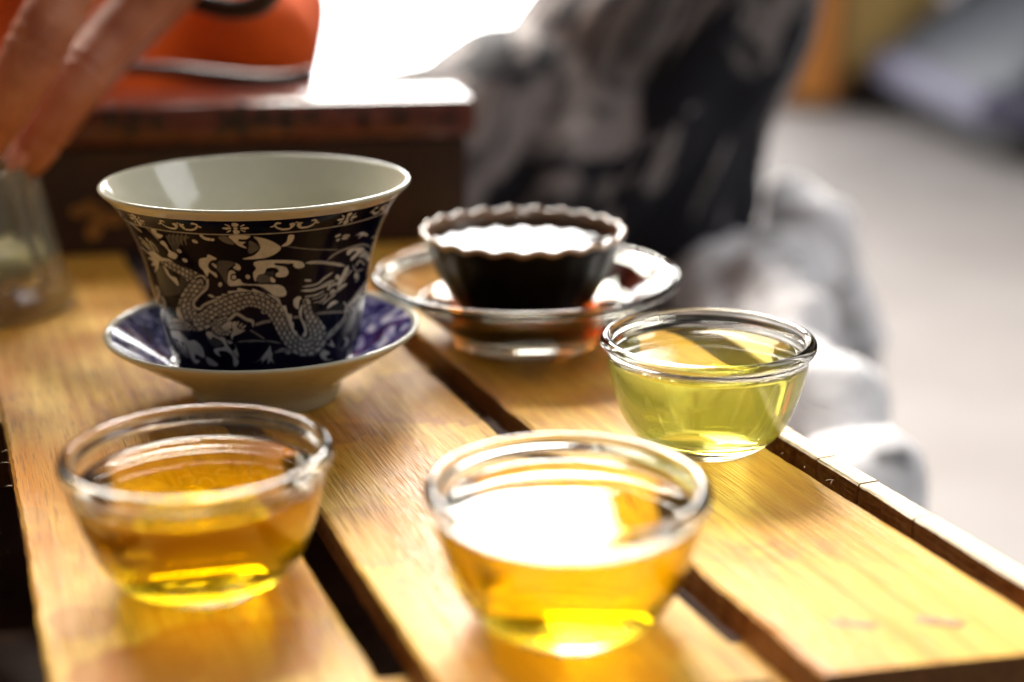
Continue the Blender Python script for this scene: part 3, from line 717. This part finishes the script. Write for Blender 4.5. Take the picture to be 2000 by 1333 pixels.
    link('foot_ring', lathe('foot_ring', [(.0243, .0050), (.0236, .0030), (.0232, .0008), (.0226, 0), (.0208, 0), (.0204, .0012), (.0202, .0055), (0, .0060)], 120), PORCELAIN, s)
    link('well', lathe('well', [(0, .0098), (.012, .0098), (.0225, .0100), (.0284, .0106)], 120), m, s)
gaiwan()

# ------------------------------------------------------------------ fluted cup of dark tea on a glass saucer
BX, BY = .0038, .4928
def fluted(amp, zt=.0395):
    def f(r, z, a):
        k = min(1, max(0, (z - .010) / .014)); w = math.cos(22 * a)
        return r * (1 + amp * k * w), z + ((.00055 * w * min(1, (z - zt + .004) / .003)) if z > zt - .004 else 0)
    return f
F_OUT = [(0, .0076), (.012, .0075), (.0160, .0067), (.0182, .0074), (.0208, .0098), (.0240, .0140), (.0272, .0192), (.0302, .0247), (.0325, .0300), (.0342, .0348), (.0352, .0380)]
F_RIM = [(.0359, .0388), (.0365, .0397), (.0361, .0407), (.0352, .0409), (.0345, .0402)]
F_INN = [(.0343, .0382), (.0333, .0345), (.0316, .0298), (.0293, .0247), (.0264, .0195), (.0232, .0145), (.0200, .0108), (.016, .0087), (.012, .0083), (.006, .0082), (0, .0082)]
fc = empty('fluted_cup', (BX, BY, TZ), label='scalloped fluted black cup of dark brown tea on a glass saucer', cat='cup')
BLACKG = plain('black_brown_glaze', (.005, .0035, .003), .34, nscale=200, namp=.4); BLACKG.node_tree.nodes['Principled BSDF'].inputs['Specular IOR Level'].default_value = .09
TANG = plain('tan_inner_glaze', (.40, .235, .14), .05, nscale=200, namp=.15, coat=.6); TANG.node_tree.nodes['Principled BSDF'].inputs['Specular IOR Level'].default_value = 1.0
link('fluted_outside', lathe('fluted_outside', smoothp(F_OUT + F_RIM[:1], 3), 264, fluted(.0045)), BLACKG, fc)
link('tan_inside', lathe('tan_inside', smoothp(F_RIM + F_INN, 3), 264, fluted(.0045)), TANG, fc)
dt = link('tea', liquid('dark_tea', .0374, F_INN, .00015, None, 264, fluted(.0045, 9)), TEA_D); dt.location = (BX, BY, TZ)
tag(dt, 'very dark brown tea brimming in the fluted cup', 'tea')
S_P = [(0, .0042), (.018, .0042), (.0225, .0030), (.0240, 0), (.0258, 0), (.0268, .0012), (.0285, .0038), (.0330, .0080), (.040, .0138), (.047, .0187), (.0520, .0215),
       (.0542, .0222), (.0553, .0236), (.0546, .0250), (.0528, .0253), (.0512, .0243), (.0470, .0214), (.040, .0168), (.033, .0112), (.0290, .0080), (.0250, .0066), (.012, .0064), (0, .0064)]
gs = empty('glass_saucer', (BX + .001, BY, TZ + .0001), label='clear glass saucer with a rolled rim under the dark tea cup', cat='saucer')
link('dish', lathe('saucer_dish', smoothp(S_P, 3), 144), GLASS_T, gs)
sp_ = [(0, .0063), (.012, .0063), (.0250, .0065), (.0291, .0079), (.0331, .0111), (.0372, .0145), (.0384, .0154), (.0372, .0149), (.034, .0147), (.029, .0146), (.0262, .0147), (.0247, .0150), (.0240, .0141), (.0222, .0118), (.0203, .0095), (.0178, .0073), (.0155, .0069), (0, .0069)]
spill = link('tea', lathe('spilled_tea', sp_, 144), tea_mat('spilled_amber_tea', (50, 170, 420))); spill.location = (BX + .001, BY, TZ + .0001)
tag(spill, 'amber spilled tea lying in the glass saucer under the dark cup', 'tea')

# ------------------------------------------------------------------ pressed glass at the left edge, held by the hand
LG = gp(-42, 600)
MILKY = glass_mat('yellowish_moulded_glass', (.97, .95, .82), 1.47, .03); MILKY.node_tree.nodes['Principled BSDF'].inputs['Transmission Weight'].default_value = .97
gl = empty('pressed_glass', (LG.x, LG.y, TZ), label='ribbed clear glass with thick round base held by fingers at the left', cat='glass')
def rib(r, z, a):
    k = 1 if .012 < z < .05 else 0
    return r * (1 + .035 * k * math.cos(14 * a)), z
GP = [(0, .0), (.033, 0), (.0362, .0015), (.0368, .005), (.0362, .0085), (.0340, .0110), (.0325, .014), (.0310, .022), (.0290, .034), (.0270, .046), (.0258, .0535), (.0250, .0555), (.0238, .0545),
      (.0240, .050), (.0262, .036), (.0285, .022), (.0290, .015), (.026, .0115), (.015, .0105), (0, .0105)]
link('vessel', lathe('vessel', smoothp(GP, 4), 112, rib), MILKY, gl)
OL = plain('olive_leaves', (.20, .17, .05), .5, nscale=400, namp=.7, bumpamt=.6)
lv = link('tea_leaves', lathe('tea_leaves', [(0, .0112), (.024, .0125), (.0275, .0160), (.0272, .0210), (.0255, .0225), (.016, .0235), (0, .0240)], 60,
          lambda r, z, a: (r * (1 + .03 * math.sin(9 * a + z * 900)), z + .0012 * math.sin(5 * a + r * 700))), OL)
lv.location = (LG.x, LG.y, TZ); tag(lv, 'olive wet tea leaves at the bottom of the pressed glass', 'tea leaves')

# ------------------------------------------------------------------ dark wooden box
bl, br = gp(130, 506), gp(800, 478)
bang = math.atan2(br.y - bl.y, br.x - bl.x)
bx = empty('wooden_box', (bl.x, bl.y, TZ), bang, label='dark red-brown carved wooden box behind the dragon bowl', cat='box')
def blocal(px, py, up):                        # pixel on the box's front plane -> local x
    d = ray(px, py); n = Vector((-math.sin(bang), math.cos(bang), 0)); o = Vector((0, 0, TZ + CAMH))
    t = ((Vector((bl.x, bl.y, 0)) - Vector((0, 0, 0))).dot(n)) / (d[0] * n.x + d[1] * n.y)
    w = Vector((d[0] * t, d[1] * t, TZ + CAMH + d[2] * t)); return (w.x - bl.x) * math.cos(bang) + (w.y - bl.y) * math.sin(bang), w.z - TZ
xr, zt_ = blocal(930, 205, 0)
_, zs = blocal(600, 277, 0)
zt_ = blocal(600, 200, 0)[1]
xl = -.10
box('body', (xl + .004, xr - .004, .004, .052, .0002, zs - .0008), DARKBODY, bx, .0015)
lid = box('lid', (xl, xr, 0, .056, zs, zt_), DARKWOOD, bx, .003, True)
def flower(name, cx, cz, r, n, mat, parent, y=-.0012, sx=1.0):
    V, F = [], []
    N = 48; pr_ = []
    for k in range(N):
        a = 2 * math.pi * k / N; q = r * (.62 + .38 * math.cos(n * a)); pr_.append((cx + q * math.cos(a) * sx, cz + q * math.sin(a)))
    for (x, z) in pr_: V.append((x, y, z))
    for (x, z) in pr_: V.append((x, .002, z))
    F.append(tuple(range(N))); F.append(tuple(range(2 * N - 1, N - 1, -1)))
    for k in range(N): F.append((k, N + k, N + (k + 1) % N, (k + 1) % N))
    bm = bmesh.new(); vv = [bm.verts.new(v) for v in V]
    for f in F: bm.faces.new([vv[q] for q in f])
    return link(name, bm_mesh(name, bm), mat, parent, False)
for (px, py, rr, n, sx) in [(215, 232, .0055, 4, 1), (262, 228, .0045, 3, 1), (255, 250, .004, 4, 1), (305, 238, .0045, 4, 1.2), (462, 236, .0085, 5, 1.3), (515, 228, .0055, 4, 1), (558, 234, .0065, 4, 1.2), (612, 228, .0045, 3, 1), (712, 232, .0055, 4, .7), (782, 226, .0045, 4, 1), (880, 235, .003, 4, 1)]:
    x, z = blocal(px, py, 0); flower('carved_motif', x, z, rr, n, INLAY, bx, -.0006, sx)
x, z = blocal(195, 432, 0); flower('painted_leaf', x, z, .010, 3, BRASS, bx, .0028, 1.1)
x, z = blocal(170, 415, 0); flower('painted_leaf', x, z, .006, 2, BRASS, bx, .0025, 1.3)
# curved wooden scoop lying on the lid
pts = [at(x, y, Y) for x, y, Y in [(205, 150, .655), (250, 134, .66), (330, 138, .665), (410, 148, .67), (480, 156, .672), (540, 158, .674), (590, 152, .676), (612, 144, .676)]]
pts = [Vector(p_) for p_ in catmull(pts, 4)]
n_ = len(pts)
scoop = link('tea_scoop', tube_mesh('tea_scoop', pts, [.0022 + .0022 * math.sin(math.pi * k / (n_ - 1)) + .0025 * (k / n_) ** 3 for k in range(n_)], 14, .8), plain('dark_polished_wood', (.05, .012, .007), .42, nscale=80, namp=.4))
tag(scoop, 'thin curved dark wooden tea scoop lying across the box lid', 'tea scoop')

# ------------------------------------------------------------------ people
def blob(name, chains, voxel, mat, parent=None, disp=None, smooth_it=2):
    """one continuous surface grown over chains of (x, y, z, radius[, flatten])"""
    bm = bmesh.new()
    for ch in chains:
        pts = [np.array(list(c[:4]) + [c[4] if len(c) > 4 else 1.0]) for c in ch]
        if len(pts) > 2: dense = catmull(pts, 6)
        elif len(pts) == 2: dense = [pts[0] + (pts[1] - pts[0]) * k / 8 for k in range(9)]
        else: dense = pts
        last = None
        for c in dense:
            if last is not None and np.linalg.norm(c[:3] - last[:3]) < c[3] * .18: continue
            last = c
            M = Matrix.Translation(Vector(c[:3])) @ Matrix.Diagonal((c[3], c[3] * c[4], c[3], 1))
            bmesh.ops.create_icosphere(bm, subdivisions=3 if c[3] > .02 else 2, radius=1.0, matrix=M)
    me = bpy.data.meshes.new(name); bm.to_mesh(me); bm.free()
    o = bpy.data.objects.new(name, me); COL.objects.link(o)
    md = o.modifiers.new('remesh', 'REMESH'); md.mode = 'VOXEL'; md.voxel_size = voxel; md.use_smooth_shade = True
    ms = o.modifiers.new('smooth', 'SMOOTH'); ms.iterations = smooth_it; ms.factor = .5
    dg = bpy.context.evaluated_depsgraph_get(); me2 = bpy.data.meshes.new_from_object(o.evaluated_get(dg))
    bpy.data.objects.remove(o); bpy.data.meshes.remove(me); me2.name = name
    if disp:
        co = np.empty(len(me2.vertices) * 3); me2.vertices.foreach_get('co', co); co = co.reshape(-1, 3)
        no = np.empty(len(me2.vertices) * 3); me2.vertices.foreach_get('normal', no); no = no.reshape(-1, 3)
        co += no * disp(co)[:, None]; me2.vertices.foreach_set('co', co.ravel()); me2.update()
    me2.materials.clear()
    return link(name, me2, mat, parent)
def skin_mat():
    m, t, b = nt('skin'); setin(b, Roughness=.5)
    b.inputs['Subsurface Weight'].default_value = .15; b.inputs['Subsurface Radius'].default_value = (.012, .004, .002); b.inputs['Subsurface Scale'].default_value = .3
    mp = coords(t); n = noise(t, mp.outputs[0], 75, 4); n2 = noise(t, mp.outputs[0], 700, 3)
    r_ = ramp(t, n.outputs['Fac'], [(.25, (.30, .075, .028)), (.5, (.43, .145, .062)), (.75, (.52, .21, .11))]); t.links.new(r_.outputs[0], b.inputs['Base Color'])
    bump(t, b, n2.outputs['Fac'], .7, .0008); return m
SKIN = skin_mat()
def V4(v, r, fl=1.0): return (v.x, v.y, v.z, r, fl)

def person_orange():
    p = empty('person', (-.36, 1.12, 0), label='person in orange-red top whose hand grips the pressed glass', cat='person')
    ch = []
    # right hand: index and middle in view, the rest behind
    wrist = at(490, -370, .63)
    palm = at(350, -190, .595)
    f1 = [V4(at(*q[:2], q[2]), q[3]) for q in [(215, -120, .552, .0118), (160, -55, .537, .0100), (114, 5, .525, .0094), (72, 92, .518, .0103), (27, 178, .514, .0091), (-28, 266, .515, .0086), (-58, 318, .517, .0074)]]
    f2 = [V4(at(*q[:2], q[2]), q[3]) for q in [(335, -65, .580, .0118), (268, 18, .568, .0100), (206, 89, .557, .0094), (167, 140, .549, .0101), (130, 192, .543, .0089), (82, 268, .539, .0083), (52, 316, .538, .0068)]]
    f3 = [V4(at(*q[:2], q[2]), q[3]) for q in [(362, -60, .606, .0110), (310, 10, .604, .0096), (246, 70, .598, .0096), (175, 150, .592, .0088), (110, 240, .584, .0080)]]
    f4 = [V4(at(*q[:2], q[2]), q[3]) for q in [(370, -110, .620, .0098), (310, -30, .634, .0085), (220, 40, .634, .0085), (140, 110, .625, .007)]]
    th = [V4(at(*q[:2], q[2]), q[3]) for q in [(230, -230, .560, .0150), (60, -210, .525, .0135), (-90, -100, .500, .0120), (-190, 60, .490, .0112), (-230, 220, .492, .0095)]]
    f1, f2, f3 = [[(q[0], q[1], q[2], q[3] * 1.10, q[4]) for q in f] for f in (f1, f2, f3)]
    ch += [f1, f2, f3, f4, th]
    for k in (f1, f2, f3, f4): ch.append([V4(palm, .020), (k[0][0], k[0][1], k[0][2], .0125)])
    ch.append([V4(wrist, .024, .8), V4(palm, .024, .8)])
    elbow = Vector((-.07, .82, TZ + .42)); sh = Vector((-.20, 1.07, TZ + .52))
    ch.append([V4(wrist, .024), V4(wrist.lerp(elbow, .5), .034), V4(elbow, .040)])
    ch.append([V4(elbow, .040), V4(sh, .050)])
    ch.append([(-.53, 1.12, 1.24, .05), (-.60, 1.05, 1.0, .042), (-.52, .92, .84, .036), (-.42, .86, .80, .026)])
    ch.append([(-.36, 1.13, 1.30, .055), (-.36, 1.10, 1.38, .055)])
    ch.append([(-.36, 1.10, 1.47, .085), (-.36, 1.08, 1.42, .075), (-.36, 1.05, 1.385, .045)])
    ch.append([(-.36, 1.005, 1.44, .012), (-.36, .995, 1.425, .014)])
    ch.append([(-.36, 1.13, 1.2, .13), (-.36, 1.14, .6, .13)])
    for s in (-1, 1):
        ch.append([(-.36 + s * .09, 1.10, .52, .085), (-.36 + s * .12, .80, .50, .06), (-.36 + s * .12, .82, .12, .04), (-.36 + s * .12, .80, .06, .035), (-.36 + s * .12, .70, .04, .03)])
        ch.append([(-.36 + s * .083, 1.10, 1.45, .018)])
    kn = []
    for f in (f1, f2):
        for i_, w_ in ((3, .007), (5, .004)):
            a_, b_ = np.array(f[i_ - 1][:3]), np.array(f[i_ + 1][:3]); kn.append((np.array(f[i_][:3]), (b_ - a_) / np.linalg.norm(b_ - a_), w_))
    def creases(co):
        d_ = np.zeros(len(co))
        for c_, ax_, w_ in kn:
            r_ = co - c_; near = np.linalg.norm(r_, axis=1) < .018; u_ = r_[near] @ ax_
            d_[near] += -.0009 * (np.cos(u_ * 2 * np.pi / .0058) * .7 + .3) * np.exp(-(u_ / w_) ** 2)
        return d_
    blob('body', ch, .0024, SKIN, None, creases, 1).parent = p
    bodyo = p.children[0]; bodyo.matrix_parent_inverse = Matrix.Translation(-Vector(p.location))
    for f, off in ((f2, Vector((-.0030, -.0062, .0005))), (f1, Vector((-.004, -.0066, .0))) ):
        tip, prev = Vector(f[-1][:3]), Vector(f[-2][:3]); ax_ = (tip - prev).normalized(); c_ = tip.lerp(prev, .25) + off
        zq = Vector((-.35, -.9, .25)); zq = (zq - ax_ * zq.dot(ax_)).normalized(); xq = ax_.cross(zq)
        bm_ = bmesh.new(); bmesh.ops.create_uvsphere(bm_, u_segments=20, v_segments=12, radius=1.0)
        for v in bm_.verts: v.co = c_ + xq * v.co.x * .0048 + ax_ * v.co.y * .0062 + zq * v.co.z * .0012
        nl = link('fingernail', bm_mesh('fingernail', bm_), plain('nail', (.60, .30, .22), .3), p); nl.matrix_parent_inverse = Matrix.Translation(-Vector(p.location))
    def folds(co):
        return .010 * np.sin(co[:, 0] * 48 + 3 * np.sin(co[:, 2] * 9)) + .006 * np.sin(co[:, 2] * 60 + co[:, 0] * 25)
    OR = plain('orange_red_cloth', (.90, .105, .001), .85, nscale=18, namp=.35, bumpamt=.4)
    s_ = blob('shirt', [[(-.36, 1.14, 1.24, .155, .8), (-.35, 1.14, 1.05, .17, .8), (-.34, 1.13, .90, .175, .85), (-.335, 1.12, .78, .185, .9), (-.34, 1.12, .62, .20, .9)],
              [(-.26, 1.12, 1.25, .07), (-.20, 1.07, 1.27, .062), (-.13, .94, 1.22, .056)], [(-.46, 1.12, 1.25, .07), (-.55, 1.10, 1.20, .062), (-.60, 1.05, 1.02, .055)],
              [(-.22, 1.02, .79, .05), (-.19, 1.01, .80, .045)]], .006, OR, None, folds)
    s_.parent = p; s_.matrix_parent_inverse = Matrix.Translation(-Vector(p.location))
    tr = blob('trousers', [[(-.36 + s * .09, 1.10, .53, .10), (-.36 + s * .12, .80, .51, .075), (-.36 + s * .12, .82, .14, .055)] for s in (-1, 1)], .008, plain('dark_brown_cloth', (.03, .02, .018), .9), None)
    tr.parent = p; tr.matrix_parent_inverse = Matrix.Translation(-Vector(p.location))
    hr = blob('hair', [[(-.36, 1.125, 1.50, .088), (-.36, 1.15, 1.45, .085), (-.36, 1.16, 1.36, .06)]], .006, plain('black_hair', (.012, .009, .008), .5), None)
    hr.parent = p; hr.matrix_parent_inverse = Matrix.Translation(-Vector(p.location))
    # dark cord bracelet round the wrist side of the hand
    c = at(368, -105, .590); ax = (palm - wrist).normalized(); R = ax.to_track_quat('Z', 'Y').to_matrix()
    ring = [c + R @ Vector((.040 * math.cos(a), .034 * math.sin(a), 0)) for a in [2 * math.pi * k / 40 for k in range(41)]]
    br_ = link('bracelet', tube_mesh('bracelet', ring, [.0045] * 41, 10), plain('dark_leather', (.02, .008, .006), .6))
    tag(br_, 'dark cord bracelet around the hand at the top left', 'bracelet')
    st = empty('stool', (-.36, 1.16, 0), label='plain wooden stool under the person in orange', cat='stool')
    box('seat', (-.17, .17, -.15, .15, .38, .42), UND, st, .01)
    for sx in (-.14, .11):
        for sy in (-.13, .10): box('leg', (sx, sx + .03, sy, sy + .03, 0, .379), UND, st)
person_orange()

def person_marbled():
    p = empty('person', (.12, 1.08, 0), label='seated person in black and beige marbled clothes behind the dark tea cup', cat='person')
    inv = Matrix.Translation(-Vector(p.location))
    Yc = 1.06
    body = [[(.12, Yc, .78, .05), (.26, Yc, 1.0, .06), (.32, Yc, 1.2, .07), (.36, Yc, 1.32, .05), (.37, Yc, 1.40, .055)],
            [(.38, Yc, 1.50, .085), (.365, Yc, 1.44, .075), (.34, Yc, 1.40, .045)], [(.295, Yc, 1.455, .012), (.283, Yc, 1.44, .014)]]
    for s in (-1, 1):
        body.append([(.34, Yc + s * .13, 1.24, .045), (.40, Yc + s * .19, 1.04, .038), (.34, Yc + s * .16, .97, .030), (.29, Yc + s * .12, .95, .024), (.25, Yc + s * .10, .94, .02)])
        body.append([(.10, Yc + s * .09, .75, .04), (-.28, Yc + s * .09, .63, .04), (-.28, Yc + s * .09, .35, .045), (-.28, Yc + s * .09, .08, .035), (-.38, Yc + s * .09, .04, .03)])
    o = blob('body', body, .006, SKIN); o.parent = p; o.matrix_parent_inverse = inv
    def folds(co):
        d = co[:, 0] * .62 + co[:, 2] * .78; e = co[:, 0] * .78 - co[:, 2] * .62
        return .007 * np.sin(e * 62 + 2.2 * np.sin(d * 14)) + .004 * np.sin(e * 120 + co[:, 1] * 40 + d * 9)
    CL = marble_cloth('black_beige_marbled_cloth', (.002, .002, .009), (.04, .037, .046), (.29, .26, .255), 16.0, (1.35, 1.0, .40), .498, .528, .8)
    tr = blob('trousers', [[(.15, Yc - .02, .91, .085, .95), (.107, Yc - .03, .82, .099, 1.0), (.084, Yc - .04, .75, .102, 1.0), (.052, Yc - .05, .66, .090, .9), (.035, Yc - .05, .58, .085, .9)],
              [(.075, Yc - .06, .73, .10), (-.02, Yc - .08, .710, .103), (-.14, Yc - .10, .690, .088), (-.30, Yc - .09, .66, .085)], [(.06, Yc + .08, .71, .09), (-.10, Yc + .09, .68, .08), (-.30, Yc + .09, .63, .085)],
              [(.02, Yc - .08, .70, .085), (.02, Yc - .09, .60, .08)],
              [(-.30, Yc - .09, .66, .085), (-.28, Yc - .09, .40, .09), (-.28, Yc - .09, .15, .10)], [(-.30, Yc + .09, .63, .085), (-.28, Yc + .09, .40, .09), (-.28, Yc + .09, .15, .10)]], .006, CL, None, folds)
    tr.parent = p; tr.matrix_parent_inverse = inv
    top = blob('top', [[(.18, Yc, .93, .085), (.26, Yc, 1.04, .11), (.36, Yc, 1.22, .12, 1.15)], [(.33, Yc - .13, 1.24, .07), (.39, Yc - .18, 1.06, .058)], [(.33, Yc + .13, 1.24, .07), (.39, Yc + .18, 1.06, .058)]], .006, CL, None, folds)
    top.parent = p; top.matrix_parent_inverse = inv
    hr = blob('hair', [[(.395, Yc, 1.53, .088), (.42, Yc, 1.47, .085), (.43, Yc, 1.38, .06)]], .006, plain('dark_hair', (.014, .010, .008), .5)); hr.parent = p; hr.matrix_parent_inverse = inv
    st = empty('stool', (.11, Yc, 0), label='plain wooden stool under the person in marbled clothes', cat='stool')
    box('seat', (-.15, .16, -.16, .16, .47, .51), UND, st, .01)
    for sx in (-.13, .11):
        for sy in (-.14, .11): box('leg', (sx, sx + .03, sy, sy + .03, 0, .469), UND, st)
person_marbled()

# ------------------------------------------------------------------ marbled cloth beside the table, bright light painted in as pale tones
def cloth_heap():
    CL = marble_cloth('lit_pale_marbled_cloth', (.30, .30, .31), (.70, .69, .70), (.90, .89, .91), 26.0, (1, 1, 1), .36, .45, .18)
    def folds(co):
        return np.array([.026 * (abs(mnoise.noise(Vector(c) * 13)) - .2) * 1.6 + .012 * mnoise.noise(Vector(c) * 34) - .008 * abs(mnoise.noise(Vector(c) * 60)) for c in co])
    pts = [at(1470, 545, .98), at(1490, 620, .86), at(1530, 745, .76), at(1610, 900, .66), at(1680, 1015, .59)]
    ch = [[V4(q, r) for q, r in zip(pts, (.048, .040, .036, .032, .028, .024))]]
    for q, r in zip(pts[:5], (.042, .038, .036, .034, .030)):
        ch.append([(q.x + .015, q.y, q.z - .03, r), (q.x + .012, q.y, .36, r * 1.15), (q.x + .01, q.y, .06, r * 1.3)])
    a = at(1555, 470, 1.0); ch.append([V4(a, .040), (a.x + .02, a.y, a.z - .08, .05)])
    o = blob('draped_cloth', ch, .006, CL, None, folds)
    tag(o, 'rumpled marbled cloth, coloured pale for bright light, heaped beside the table edge', 'cloth')
cloth_heap()
